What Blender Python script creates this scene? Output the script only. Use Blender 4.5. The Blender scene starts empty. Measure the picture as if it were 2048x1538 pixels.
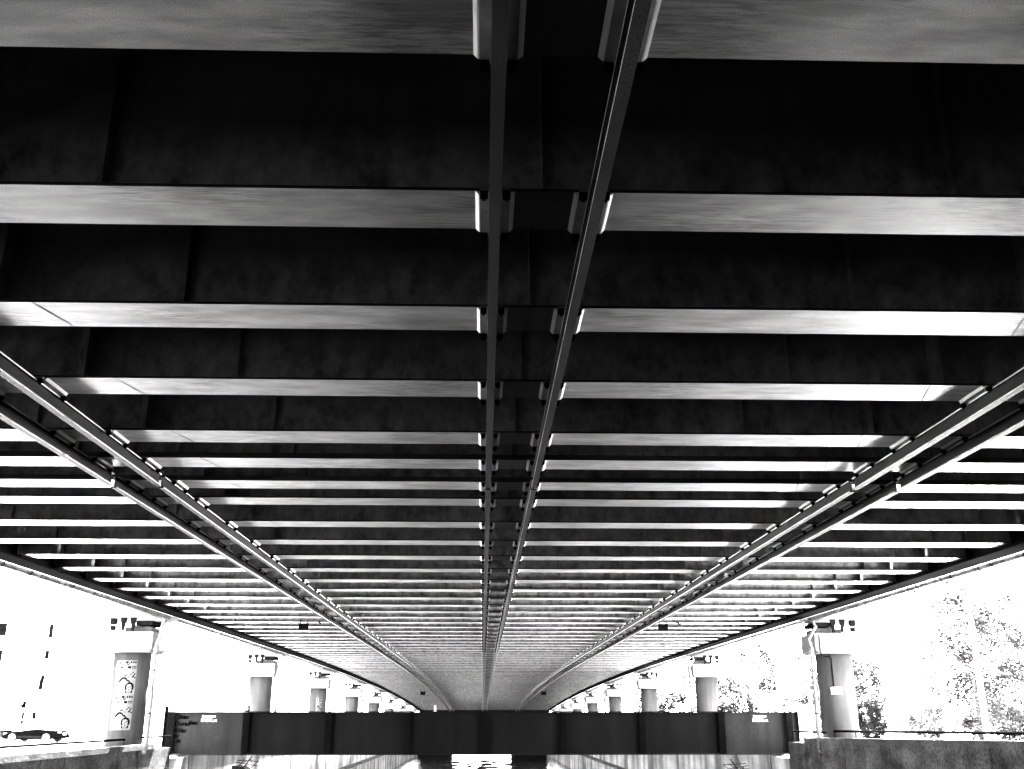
import bpy, math, random
from math import radians, sin, cos, pi
random.seed(7)
scene = bpy.context.scene
COL = scene.collection

# ------------------------------------------------------------------ materials
def new_mat(name):
    m = bpy.data.materials.new(name); m.use_nodes = True
    nt = m.node_tree
    return m, nt, nt.nodes['Principled BSDF']

def grey(v): return (v, v, v, 1)

def surf(name, a, b, scale=(1, 1, 1), rough=0.6, spec=0.3, detail=6, lo=0.35, hi=0.65, speck=0.0, speck_scale=60,
         streak=None, streak_amt=0.0, bump=0.0, bump_scale=25, metallic=0.0, rough2=None, local=False, streak_lo=.02, streak_rot=0.0):
    """grey surface: big soft noise between a and b, optional vertical streaks, optional fine grit"""
    m, nt, bs = new_mat(name)
    N, L = nt.nodes, nt.links
    if local:
        src = N.new('ShaderNodeTexCoord').outputs['Object']
    else:
        src = N.new('ShaderNodeNewGeometry').outputs['Position']
    mp = N.new('ShaderNodeMapping'); mp.inputs['Scale'].default_value = scale
    L.new(src, mp.inputs['Vector'])
    nz = N.new('ShaderNodeTexNoise'); nz.inputs['Scale'].default_value = 1; nz.inputs['Detail'].default_value = detail
    nz.inputs['Roughness'].default_value = 0.6
    L.new(mp.outputs[0], nz.inputs['Vector'])
    rp = N.new('ShaderNodeValToRGB')
    rp.color_ramp.elements[0].position = lo; rp.color_ramp.elements[0].color = grey(a)
    rp.color_ramp.elements[1].position = hi; rp.color_ramp.elements[1].color = grey(b)
    L.new(nz.outputs['Fac'], rp.inputs['Fac'])
    out = rp.outputs['Color']
    def mult(out, fac_out, amt):
        mx = N.new('ShaderNodeMix'); mx.data_type = 'RGBA'; mx.blend_type = 'MULTIPLY'
        mx.inputs['Factor'].default_value = amt
        L.new(out, mx.inputs[6]); L.new(fac_out, mx.inputs[7])
        return mx.outputs[2]
    if streak:
        mp2 = N.new('ShaderNodeMapping'); mp2.inputs['Scale'].default_value = streak; mp2.inputs['Rotation'].default_value = (0, 0, streak_rot)
        L.new(src, mp2.inputs['Vector'])
        n2 = N.new('ShaderNodeTexNoise'); n2.inputs['Scale'].default_value = 1; n2.inputs['Detail'].default_value = 5
        L.new(mp2.outputs[0], n2.inputs['Vector'])
        r2 = N.new('ShaderNodeValToRGB')
        r2.color_ramp.elements[0].position = 0.38; r2.color_ramp.elements[0].color = grey(streak_lo)
        r2.color_ramp.elements[1].position = 0.6; r2.color_ramp.elements[1].color = grey(1)
        L.new(n2.outputs['Fac'], r2.inputs['Fac'])
        out = mult(out, r2.outputs['Color'], streak_amt)
    if speck:
        n3 = N.new('ShaderNodeTexNoise'); n3.inputs['Scale'].default_value = speck_scale; n3.inputs['Detail'].default_value = 3
        L.new(src, n3.inputs['Vector'])
        r3 = N.new('ShaderNodeValToRGB')
        r3.color_ramp.elements[0].position = 0.4; r3.color_ramp.elements[0].color = grey(0.1)
        r3.color_ramp.elements[1].position = 0.6; r3.color_ramp.elements[1].color = grey(1)
        L.new(n3.outputs['Fac'], r3.inputs['Fac'])
        out = mult(out, r3.outputs['Color'], speck)
    L.new(out, bs.inputs['Base Color'])
    bs.inputs['Roughness'].default_value = rough
    if rough2 is not None:
        mr = N.new('ShaderNodeMapRange'); mr.inputs['To Min'].default_value = rough; mr.inputs['To Max'].default_value = rough2
        mr.inputs['From Min'].default_value = lo; mr.inputs['From Max'].default_value = hi
        L.new(nz.outputs['Fac'], mr.inputs['Value']); L.new(mr.outputs[0], bs.inputs['Roughness'])
    bs.inputs['Specular IOR Level'].default_value = spec
    bs.inputs['Metallic'].default_value = metallic
    if bump:
        n4 = N.new('ShaderNodeTexNoise'); n4.inputs['Scale'].default_value = bump_scale; n4.inputs['Detail'].default_value = 5
        L.new(src, n4.inputs['Vector'])
        bp = N.new('ShaderNodeBump'); bp.inputs['Strength'].default_value = bump; bp.inputs['Distance'].default_value = 0.02
        L.new(n4.outputs['Fac'], bp.inputs['Height']); L.new(bp.outputs[0], bs.inputs['Normal'])
    return m

M = {}
M['web'] = surf('weathered steel web with painted shade', 0.04, 0.085, (0.5, 0.5, 1.6), rough=0.6, spec=0.25, speck=0.5, speck_scale=80, streak=(5, 5, .35), streak_amt=.3, streak_lo=.3)  # dark base colour carries part of the webs' shade
def scratch(m):
    """fine slanted scrapes plus a paint tone of its own for every girder"""
    nt = m.node_tree; N, L = nt.nodes, nt.links; bs = N['Principled BSDF']
    src = bs.inputs['Base Color'].links[0].from_socket
    g = N.new('ShaderNodeNewGeometry'); mp = N.new('ShaderNodeMapping')
    mp.inputs['Scale'].default_value = (2.5, 26, 1); mp.inputs['Rotation'].default_value = (0, 0, .3)
    L.new(g.outputs['Position'], mp.inputs['Vector'])
    n = N.new('ShaderNodeTexNoise'); n.inputs['Scale'].default_value = 1; n.inputs['Detail'].default_value = 8; n.inputs['Roughness'].default_value = .7
    L.new(mp.outputs[0], n.inputs['Vector'])
    n2 = N.new('ShaderNodeTexNoise'); n2.inputs['Scale'].default_value = .7; n2.inputs['Detail'].default_value = 4
    L.new(g.outputs['Position'], n2.inputs['Vector'])
    r = N.new('ShaderNodeValToRGB'); r.color_ramp.elements[0].position = .42; r.color_ramp.elements[0].color = grey(.3); r.color_ramp.elements[1].position = .56
    L.new(n.outputs['Fac'], r.inputs['Fac'])
    r2 = N.new('ShaderNodeValToRGB'); r2.color_ramp.elements[0].position = .45; r2.color_ramp.elements[1].position = .62
    L.new(n2.outputs['Fac'], r2.inputs['Fac'])
    mx = N.new('ShaderNodeMix'); mx.data_type = 'RGBA'; mx.blend_type = 'MULTIPLY'
    L.new(r2.outputs['Color'], mx.inputs['Factor']); L.new(src, mx.inputs[6]); L.new(r.outputs['Color'], mx.inputs[7])
    oi = N.new('ShaderNodeObjectInfo'); mr = N.new('ShaderNodeMapRange'); mr.inputs['To Min'].default_value = .6; mr.inputs['To Max'].default_value = 1.1
    L.new(oi.outputs['Random'], mr.inputs['Value'])
    m2 = N.new('ShaderNodeMix'); m2.data_type = 'RGBA'; m2.blend_type = 'MULTIPLY'; m2.inputs['Factor'].default_value = 1
    L.new(mx.outputs[2], m2.inputs[6]); L.new(mr.outputs[0], m2.inputs[7])
    L.new(m2.outputs[2], bs.inputs['Base Color'])
def add_web_glow(m):  # patchy, lighter towards the web foot: painted glow above each flange
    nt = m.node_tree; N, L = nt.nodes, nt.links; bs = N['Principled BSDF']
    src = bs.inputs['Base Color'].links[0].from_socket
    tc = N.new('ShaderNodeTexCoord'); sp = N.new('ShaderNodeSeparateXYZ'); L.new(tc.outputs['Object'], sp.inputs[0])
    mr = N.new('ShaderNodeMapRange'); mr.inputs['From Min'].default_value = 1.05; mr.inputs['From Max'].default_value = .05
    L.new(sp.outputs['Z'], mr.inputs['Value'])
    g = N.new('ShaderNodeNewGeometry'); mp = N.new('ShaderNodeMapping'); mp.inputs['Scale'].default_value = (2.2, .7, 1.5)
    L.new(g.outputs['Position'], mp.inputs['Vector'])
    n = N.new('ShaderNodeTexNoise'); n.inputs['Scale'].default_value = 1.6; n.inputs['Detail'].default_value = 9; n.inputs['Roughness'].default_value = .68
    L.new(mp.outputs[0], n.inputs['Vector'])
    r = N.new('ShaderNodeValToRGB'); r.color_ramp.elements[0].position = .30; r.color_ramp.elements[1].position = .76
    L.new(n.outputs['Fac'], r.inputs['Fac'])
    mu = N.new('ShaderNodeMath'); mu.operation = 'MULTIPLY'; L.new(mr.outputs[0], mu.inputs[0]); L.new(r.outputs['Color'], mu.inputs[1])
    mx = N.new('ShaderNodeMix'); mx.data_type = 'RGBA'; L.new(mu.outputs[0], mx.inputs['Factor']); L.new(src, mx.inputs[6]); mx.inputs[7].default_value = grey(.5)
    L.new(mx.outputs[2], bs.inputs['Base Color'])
M['flange_shade'] = surf('girder paint with painted shade', 0.02, 0.05, (0.5, 0.5, 1.6), rough=0.6, spec=0.1, speck=0.35, speck_scale=45)  # shade put into the colour of flange sides and centre strip
add_web_glow(M['web'])
M['flange'] = surf('scuffed flange paint with painted light', 0.36, 0.86, (0.45, 1.5, 0.6), lo=0.3, hi=0.62, rough=0.34, spec=0.6, speck=0.4, speck_scale=85, rough2=0.46, streak=(1.1, 4.5, 1), streak_amt=0.5, streak_lo=.2, streak_rot=.45)  # pale colour carries part of the light on the undersides
scratch(M['flange'])
M['flange_edge'] = M['flange']
M['deck'] = surf('dark deck plate', 0.003, 0.006, (0.4, 0.4, 0.4), rough=0.8, spec=0.05)  # near-black base colour for deck and end wall
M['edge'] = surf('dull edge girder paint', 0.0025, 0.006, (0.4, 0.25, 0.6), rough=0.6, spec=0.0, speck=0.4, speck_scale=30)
M['rail'] = surf('greasy rail steel', 0.014, 0.030, (2, 0.5, 2), rough=0.55, spec=0.06, speck=0.5, speck_scale=40)
M['clamp'] = surf('clamp steel', 0.12, 0.22, (5, 5, 5), rough=0.5, spec=0.3)
M['edge_light'] = surf('steel with painted edge light', 0.75, 0.85, (3, 1, 3), rough=0.4, spec=0.4)  # side light painted onto rail edges, clamp lips and edge strips
M['galv'] = surf('galvanised pipe', 0.03, 0.06, (1.5, 3, 1.5), rough=0.5, spec=0.1, streak=(4, 1.6, 4), streak_amt=0.9)
M['galv_clean'] = surf('clean galvanised downpipe', 0.07, 0.11, (2, 2, 2), rough=0.45, spec=0.15)
M['black'] = surf('black fittings and stand-in shade', 0.002, 0.004, (3, 3, 3), rough=0.7, spec=0.0)
M['conc_dark'] = surf('grimy old concrete', 0.04, 0.13, (0.9, 0.5, 1.3), rough=0.9, spec=0.05, streak=(1.3, 0.9, 0.25), streak_amt=0.45,
                      speck=0.6, speck_scale=13, bump=0.5, bump_scale=8)
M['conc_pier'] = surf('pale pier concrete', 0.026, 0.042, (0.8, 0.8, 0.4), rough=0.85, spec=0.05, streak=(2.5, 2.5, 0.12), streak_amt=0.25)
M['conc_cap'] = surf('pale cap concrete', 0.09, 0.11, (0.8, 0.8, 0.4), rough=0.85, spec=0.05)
M['conc_light'] = surf('pale stained canal concrete', 0.2, 0.42, (0.5, 0.12, 0.5), rough=0.9, spec=0.1, streak=(0.5, 0.5, 0.07), streak_amt=0.75,
                       speck=0.2, speck_scale=6)
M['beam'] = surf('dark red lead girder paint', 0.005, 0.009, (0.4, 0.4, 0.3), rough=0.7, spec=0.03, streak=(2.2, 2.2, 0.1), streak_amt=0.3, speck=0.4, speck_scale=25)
M['beam_lit'] = surf('girder paint with painted end light', 0.02, 0.034, (0.4, 0.4, 0.3), rough=0.7, spec=0.03, streak=(2.2, 2.2, 0.1), streak_amt=0.3, speck=0.4, speck_scale=25)  # paler end panels: brighter light at the girder ends, put into colour
M['white'] = surf('white paint', 0.78, 0.82, (2, 2, 2), rough=0.5, spec=0.3)
M['ink'] = surf('black ink', 0.0006, 0.001, (2, 2, 2), rough=0.8, spec=0.0)
M['paper'] = surf('white poster paper', 0.07, 0.09, (3, 3, 3), rough=0.7, spec=0.1)
M['ground'] = surf('pale paving and gravel', 0.5, 0.6, (0.15, 0.15, 0.15), rough=0.9, spec=0.1, speck=0.2, speck_scale=3)
M['dim_ground'] = surf('added dimming ground', 0.03, 0.06, (0.4, 0.4, 0.4), rough=0.95, spec=0.05, speck=0.4, speck_scale=4)
M['added_dark_strip'] = surf('added dark bank strip', 0.03, 0.05, (0.4, 0.4, 0.4), rough=0.95, spec=0.02)
M['road'] = surf('sun bleached tarmac', 0.14, 0.18, (0.3, 0.3, 0.3), rough=0.9, spec=0.15)
M['facade'] = surf('pale plaster facade', 0.7, 0.76, (0.2, 0.2, 0.2), rough=0.9, spec=0.1)
M['glass'] = surf('dark window glass', 0.0008, 0.003, (0.8, 0.8, 2.5), rough=0.3, spec=0.0)
M['glass_pale'] = surf('sky lit window glass', 0.008, 0.018, (0.8, 0.8, 2.5), rough=0.3, spec=0.0)
M['pale_panel'] = surf('pale panel with window glare', 0.55, 0.6, (1, 1, 1), rough=0.8, spec=0.1)  # sky glare painted on panes; plain pale colour on the truck box
M['carpaint'] = surf('black car paint', 0.0010, 0.0014, (1, 1, 1), rough=0.4, spec=0.0)
M['skirt'] = surf('grey sill plastic', 0.004, 0.006, (4, 4, 4), rough=0.7, spec=0.0)
M['rubber'] = surf('tyre rubber', 0.02, 0.03, (4, 4, 4), rough=0.8, spec=0.2)
M['alloy'] = surf('bright wheel rim', 0.6, 0.7, (4, 4, 4), rough=0.35, spec=0.5)
M['bark'] = surf('tree bark', 0.05, 0.09, (3, 3, 0.8), rough=0.9, spec=0.1)
M['leaf'] = surf('leaves', 0.003, 0.015, (0.6, 0.6, 0.6), rough=0.7, spec=0.03)
M['leaf_pale'] = surf('pale leaves', 0.010, 0.045, (0.8, 0.8, 0.8), rough=0.7, spec=0.03)
M['leaf_dark'] = surf('dark leaves', 0.003, 0.010, (0.6, 0.6, 0.6), rough=0.7, spec=0.0)
M['handrail'] = surf('dark handrail paint', 0.0006, 0.0012, (3, 3, 3), rough=0.8, spec=0.0)
M['rust'] = surf('rusty rebar', 0.01, 0.03, (9, 9, 9), rough=0.9, spec=0.1)

def water_mat():
    m, nt, bs = new_mat('canal water')
    N, L = nt.nodes, nt.links
    bs.inputs['Base Color'].default_value = grey(0.006)
    bs.inputs['Roughness'].default_value = 0.05
    bs.inputs['Specular IOR Level'].default_value = 0.08
    g = N.new('ShaderNodeNewGeometry'); mp = N.new('ShaderNodeMapping')
    mp.inputs['Scale'].default_value = (0.35, 1.0, 1)
    L.new(g.outputs['Position'], mp.inputs['Vector'])
    n = N.new('ShaderNodeTexNoise'); n.inputs['Scale'].default_value = 1.0; n.inputs['Detail'].default_value = 6
    L.new(mp.outputs[0], n.inputs['Vector'])
    bp = N.new('ShaderNodeBump'); bp.inputs['Strength'].default_value = 1.0; bp.inputs['Distance'].default_value = 0.16
    L.new(n.outputs['Fac'], bp.inputs['Height']); L.new(bp.outputs[0], bs.inputs['Normal'])
    return m
M['water'] = water_mat()

# ------------------------------------------------------------------ mesh helpers
class MB:
    def __init__(s): s.v = []; s.f = []; s.smooth = set()
    def add(s, vs, fs, smooth=False):
        n = len(s.v); s.v += [tuple(p) for p in vs]
        for f in fs:
            if smooth: s.smooth.add(len(s.f))
            s.f.append(tuple(i + n for i in f))
        return s
    def box(s, x0, x1, y0, y1, z0, z1):
        if x0 > x1: x0, x1 = x1, x0
        if y0 > y1: y0, y1 = y1, y0
        if z0 > z1: z0, z1 = z1, z0
        v = [(x0,y0,z0),(x1,y0,z0),(x1,y1,z0),(x0,y1,z0),(x0,y0,z1),(x1,y0,z1),(x1,y1,z1),(x0,y1,z1)]
        return s.add(v, [(0,3,2,1),(4,5,6,7),(0,1,5,4),(1,2,6,5),(2,3,7,6),(3,0,4,7)])
    def prism(s, poly, y0, y1):
        """poly in (x,z), extruded along Y"""
        n = len(poly)
        a = sum(poly[i][0]*poly[(i+1)%n][1]-poly[(i+1)%n][0]*poly[i][1] for i in range(n))
        if a < 0: poly = poly[::-1]
        v = [(x,y0,z) for x,z in poly] + [(x,y1,z) for x,z in poly]
        f = [tuple(range(n)), tuple(range(2*n-1, n-1, -1))]
        for i in range(n):
            j = (i+1) % n
            f.append((i, i+n, j+n, j))
        return s.add(v, f)
    def sweep(s, poly, path):
        """closed (x,z) profile swept along path [(y, dz)]"""
        n = len(poly)
        a = sum(poly[i][0]*poly[(i+1)%n][1]-poly[(i+1)%n][0]*poly[i][1] for i in range(n))
        if a < 0: poly = poly[::-1]
        v = []; f = []
        for y, dz in path: v += [(x, y, z+dz) for x, z in poly]
        m = len(path)
        f.append(tuple(range(n))); f.append(tuple(range(m*n-1, (m-1)*n-1, -1)))
        for k in range(m-1):
            for i in range(n):
                j = (i+1) % n
                f.append((k*n+i, (k+1)*n+i, (k+1)*n+j, k*n+j))
        return s.add(v, f)
    def tube(s, pts, r, seg=10, caps=True):
        from mathutils import Vector
        P = [Vector(p) for p in pts]; n = len(P); v = []; f = []
        rr = r if isinstance(r, (list, tuple)) else [r]*n
        ref = None
        for i, p in enumerate(P):
            d = (P[min(i+1,n-1)] - P[max(i-1,0)]).normalized()
            if ref is None:
                ref = Vector((0,0,1)) if abs(d.z) < .9 else Vector((1,0,0))
            u = (ref - d*ref.dot(d)).normalized(); ref = u
            w = d.cross(u)
            for k in range(seg):
                a = 2*pi*k/seg
                v.append(p + (u*cos(a) + w*sin(a))*rr[i])
        for i in range(n-1):
            for k in range(seg):
                l = (k+1) % seg
                f.append((i*seg+k, i*seg+l, (i+1)*seg+l, (i+1)*seg+k))
        s.add(v, f, True)
        if caps:
            b = len(s.v) - n*seg
            s.f.append(tuple(b+k for k in range(seg-1,-1,-1)))
            s.f.append(tuple(b+(n-1)*seg+k for k in range(seg)))
        return s
    def mesh(s, name, mat):
        me = bpy.data.meshes.new(name)
        me.from_pydata(s.v, [], s.f)
        if s.smooth: me.polygons.foreach_set('use_smooth', [i in s.smooth for i in range(len(s.f))])
        me.materials.append(M[mat] if isinstance(mat, str) else mat)
        me.update()
        return me
    def build(s, name, mat, parent=None, loc=None):
        o = bpy.data.objects.new(name, s.mesh(name, mat)); COL.objects.link(o)
        if parent: o.parent = parent
        if loc: o.location = loc
        return o

def use(name, me, parent, loc=(0,0,0), rot=(0,0,0)):
    o = bpy.data.objects.new(name, me); COL.objects.link(o); o.parent = parent; o.location = loc; o.rotation_euler = rot
    return o
def tag(o, label=None, cat=None, group=None, kind=None):
    if label: o['label'] = label
    if cat: o['category'] = cat
    if group: o['group'] = group
    if kind: o['kind'] = kind
    return o
def thing(name, label, cat, loc=(0,0,0), group=None, rz=0):
    o = bpy.data.objects.new(name, None); COL.objects.link(o)
    o.location = loc; o.rotation_euler = (0,0,rz); o.empty_display_size = .2
    return tag(o, label, cat, group)
def letters(txt, size, name, mat, parent, loc, rot, shear=0, extr=0.002, space=1, bold=0.0):
    cu = bpy.data.curves.new(name, 'FONT'); cu.body = txt; cu.size = size; cu.extrude = extr; cu.shear = shear
    cu.space_character = space; cu.offset = bold; cu.resolution_u = 2
    tmp = bpy.data.objects.new('tmp', cu); COL.objects.link(tmp)
    bpy.context.view_layer.update()
    me = bpy.data.meshes.new_from_object(tmp.evaluated_get(bpy.context.evaluated_depsgraph_get()))
    bpy.data.objects.remove(tmp); me.materials.clear(); me.materials.append(M[mat])
    return use(name, me, parent, loc, rot)

# ------------------------------------------------------------------ layout constants
XC = 0.45                       # bridge centre line
H = 5.0                         # underside of girder flanges above the eye
END = 262.0
BLOCKER_END = 30.0
DARK_STRIP_W = 2.5
def dz(y): return -1.03e-4*max(0.0, y-80.0)**2
def path(y0, y1, step=6.0):
    n = max(1, int(math.ceil((y1-y0)/step)))
    ys = [y0+(y1-y0)*i/n for i in range(n+1)] if y1 > 80 else [y0, y1]
    return [(y, dz(y)) for y in ys]
GY = [6.36+3*k for k in range(-6, 5)] + [20.4, 22.45, 24.3] + [27.35+3*k for k in range(79)]
GY = [y for y in GY if y < END-1]
PIER_Y = [24.0, 53.0, 84.0, 113.5, 143.0, 172.0, 200.0, 229.0, 256.0]
PXL, PXR = -17.65, 18.0
GL, GR = -1.75, -1.6            # street level left / right of the canal

# ------------------------------------------------------------------ ground, water
g = MB(); g.box(-2500, -17.05, -300, 2500, GL-8, GL); o = g.build('ground', 'ground'); tag(o, kind='structure')
g = MB(); g.box(17.05, 2500, -300, 2500, GR-8, GR); o = g.build('ground', 'ground'); tag(o, kind='structure')
wr = random.Random(9); waves = []
for k in range(16):
    th_ = pi/2 + wr.gauss(0, .8); lam = wr.uniform(1.6, 5.5)
    waves.append((cos(th_)*2*pi/lam, sin(th_)*2*pi/lam, wr.uniform(0, 2*pi), .0075*lam*wr.uniform(.5, 1.2)))
g = MB(); nx, ny = 46, 420; v = []
for j in range(ny+1):
    y = 20+600*(j/ny)**1.5
    for i in range(nx+1):
        x = -17+34*i/nx
        v.append((x, y, -8.6+sum(a*sin(kx*x+ky*y+p) for kx, ky, p, a in waves)))
g.add(v, [(j*(nx+1)+i, j*(nx+1)+i+1, (j+1)*(nx+1)+i+1, (j+1)*(nx+1)+i) for j in range(ny) for i in range(nx)], True)
g.add([(-17,-300,-8.6),(17,-300,-8.6),(17,20,-8.6),(-17,20,-8.6),(-17,620,-8.6),(17,620,-8.6),(17,2500,-8.6),(-17,2500,-8.6)], [(0,1,2,3),(4,5,6,7)])
o = g.build('water', 'water'); tag(o, kind='structure')
g = MB(); g.box(-38.5, -22.5, -300, 900, GL+.0, GL+.004); o = g.build('road', 'road'); tag(o, kind='structure')
for x0, x1, zz in ((-17.1-DARK_STRIP_W, -17.1, GL), (17.1, 17.1+DARK_STRIP_W, GR)):  # dark strips added beside the walls to cut steep bounce light
    g = MB(); g.box(x0, x1, 14.01, 104.99, zz, zz+.008); o = g.build('path', 'added_dark_strip'); tag(o, kind='structure')  # added dark strip, cuts steep bounce light
for y0, y1 in ((-300, 14), (105, 2500)):  # dark ground added to dim bounce light on the near and far deck
    for x0, x1, zz in ((-2500, -38.6, GL), (-22.4, -17.1, GL), (17.1, 2500, GR)):
        g = MB(); g.box(x0, x1, y0, y1, zz, zz+.02); o = g.build('dim_ground', 'dim_ground'); tag(o, kind='structure')

# ------------------------------------------------------------------ bridge
bridge = thing('bridge', 'long steel road bridge seen from below with rows of dark cross girders over the canal', 'bridge')
full = path(-13, END)
m = MB(); m.sweep([(-15.9, 7.22), (16.8, 7.22), (16.8, 7.62), (-15.9, 7.62)], full); m.build('deck', 'deck', bridge)
for sgn in (-1, 1):
    e = bpy.data.objects.new('edge_girder', None); COL.objects.link(e); e.parent = bridge
    cx = XC + sgn*15.72
    m = MB(); m.sweep([(cx-.02, 4.9), (cx+.02, 4.9), (cx+.02, 7.2), (cx-.02, 7.2)], full); m.build('girder_web', 'edge', e)
    a, b = XC+sgn*15.35, XC+sgn*16.08
    m = MB(); m.sweep([(min(a,b), 4.85), (max(a,b), 4.85), (max(a,b), 4.898), (min(a,b), 4.898)], full); m.build('girder_flange', 'edge', e)
    c_ = XC+sgn*16.10; m = MB(); m.sweep([(c_-.018, 4.84), (c_+.018, 4.84), (c_+.018, 4.91), (c_-.018, 4.91)], full); m.build('lit_edge_strip', 'edge_light', e)  # bright strip stands in for the lit outer flange edge

XW0, XW1 = XC-15.68, XC+15.68
def gweb(extra):
    m = MB(); m.box(XW0, XW1, -.008, .008, .055, 2.21)
    if extra:
        for x in THIN: m.box(x-.006, x+.006, -.16, -.009, .055, 2.2)
    return m
THIN = [XC+d for d in (-13.2, -8.8, -4.4, .12, 4.45, 8.9, 13.3)]
WIDE = [XC-6.75, XC+6.8, XC-14.2, XC+14.2]
me_web_plain = gweb(False).mesh('cross_girder', 'web')
me_web_rib = gweb(True).mesh('cross_girder', 'web')
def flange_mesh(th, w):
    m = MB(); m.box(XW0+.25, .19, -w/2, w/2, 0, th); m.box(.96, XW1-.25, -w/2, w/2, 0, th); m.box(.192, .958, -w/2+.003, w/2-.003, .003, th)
    me = m.mesh('bottom_flange', 'flange_shade'); me.materials.append(M['flange'])
    me.polygons[0].material_index = 1; me.polygons[6].material_index = 1     # scuffed undersides get painted light; strip between the centre rails is painted shade
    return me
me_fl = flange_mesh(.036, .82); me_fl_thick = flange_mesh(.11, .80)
m = MB(); m.box(-.008, .008, -.14, -.009, .055, 2.2); me_thin = m.mesh('stiffener', 'web')
m = MB(); m.box(-.008, .008, -.34, -.009, .055, 2.2); m.box(-.05, .05, -.36, -.341, .055, 2.2); me_wide = m.mesh('stiffener', 'web')
# splice marks: a narrow weld ridge across the underside of the flange
m = MB(); m.add([(-.012,-.40,-.006),(.012,-.40,-.006),(.212,.40,-.006),(.188,.40,-.006),(-.012,-.40,-.0005),(.012,-.40,-.0005),(.212,.40,-.0005),(.188,.40,-.0005)],
                [(0,3,2,1),(0,1,5,4),(1,2,6,5),(2,3,7,6),(3,0,4,7)]); me_weld = m.mesh('weld_seam', 'web')
for i, y in enumerate(GY):
    near = y < 62
    thick = 20 < y < 23
    w = use('cross_girder', me_web_plain if near else me_web_rib, bridge, (0, y, H+dz(y)))
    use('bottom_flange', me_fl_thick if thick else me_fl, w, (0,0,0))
    if near:
        for x in THIN: use('stiffener', me_thin, w, (x,0,0))
        for x in WIDE: use('stiffener', me_wide, w, (x,0,0))
        if y > 5:
            use('weld_seam', me_weld, w, (XC-6.2,0,0)); use('weld_seam', me_weld, w, (XC+6.6,0,0), (0,0,0))
m = MB(); m.box(-24, 25, END, END+.4, -5.2, 7.2+dz(END)-3.2); m.box(XC-16, XC+16, END, END+.4, 7.2+dz(END)-3.2, 7.2+dz(END)); m.box(-17, -7.2, END+.41, END+1.2, -9, -4.9); m.box(7.0, 17, END+.41, END+1.2, -9, -4.9); m.build('end_wall_blocker', 'deck', bridge)  # cross wall, widened and given pillars to block light at the far end

ab = thing('light_blocker', 'unseen added walls blocking light behind and beside the viewpoint', 'light_blocker', (0, -13, 0))  # unseen walls added to keep light off the near flanges
m = MB(); m.box(-40, 40, -1.5, -.02, -9.5, 7.6); m.build('blocker_back', 'conc_dark', ab)
for s_ in (-1, 1):
    m = MB(); m.prism([(s_*17.3, -2), (s_*18.6, -2), (s_*18.6, 7.0), (s_*17.3, 7.0)], 0, 13+BLOCKER_END); m.build('blocker_side', 'conc_dark', ab)

# stub beams that carry the edge girders on the piers
def outrigger(sgn):
    m = MB()
    poly = [(0, .02), (-.5, -.14), (-4.0, -.14), (-4.0, .75), (0, .95)] if sgn < 0 else [(0, .02), (.5, -.14), (4.0, -.14), (4.0, .75), (0, .95)]
    m.prism(poly, -.55, .55); return m.mesh('outrigger_beam', 'conc_cap')
me_out = {s: outrigger(s) for s in (-1, 1)}
def bracket_mesh(s):
    m = MB(); m.prism([(-.15, .66), (.15, .66), (.04, 0), (-.04, 0)], -.06, .06); return m.mesh('bracket', 'black')
me_br = bracket_mesh(1)
m = MB(); m.box(-.12, .12, -.15, .15, .30, .62); me_sq = m.mesh('bracket', 'black')
m = MB(); m.box(-.10, .10, -.15, .15, .04, .26); me_sq2 = m.mesh('bracket', 'black')
for y in PIER_Y[1:]:
    for s in (-1, 1):
        ob = use('outrigger_beam', me_out[s], bridge, (XC+s*16.1, y, 4.75+dz(y)))
        for dx in ((1.76, 2.23) if s < 0 else (1.16, 1.63)): use('bracket', me_br, ob, (s*dx, -1.24, -.68))
        use('bracket', me_sq, ob, (-2.72 if s < 0 else 2.14, -1.24, -.68)); use('bracket', me_sq2, ob, (-2.72 if s < 0 else 2.14, -1.24, -.68))

# ------------------------------------------------------------------ trolley rails
def ibeam(x, z0=4.70, h=.258, w=.115, tf=.026, tw=.014):
    a = w/2; b = tw/2; z1 = z0+h
    return [(x-a,z0),(x+a,z0),(x+a,z0+tf),(x+b,z0+tf),(x+b,z1-tf),(x+a,z1-tf),(x+a,z1),(x-a,z1),(x-a,z1-tf),(x-b,z1-tf),(x-b,z0+tf),(x-a,z0+tf)]
m = MB(); m.box(-.15, .15, -.47, .47, -.038, -.002)
for sx in (-1, 1):
    m.prism([(sx*.151, -.002), (sx*.151, -.038), (sx*.165, -.038), (sx*.198, -.002)], -.41, .41)      # bevelled lip of the clamp plate
me_plate = m.mesh('clamp', 'clamp'); me_plate.materials.append(M['edge_light'])
for pg in me_plate.polygons:
    if pg.index >= 6: pg.material_index = 1  # lip faces carry painted side light
m = MB(); m.box(-.04, .04, -.035, .035, -.10, -.0385); m.tube([(0, 0, -.13), (0, 0, -.10)], .018, 6)
me_bolt = m.mesh('bolt_block', 'black')
rails = [(-7.98, 'outer steel trolley rail of the pair on the left, nearest the left bridge edge'),
         (-6.97, 'inner steel trolley rail of the pair on the left, facing the centre'),
         (.08, 'left steel trolley rail of the dark pair along the bridge centre'),
         (1.07, 'right steel trolley rail of the dark pair along the bridge centre'),
         (8.07, 'inner steel trolley rail of the pair on the right, facing the centre'),
         (9.07, 'outer steel trolley rail of the pair on the right, nearest the right bridge edge')]
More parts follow.
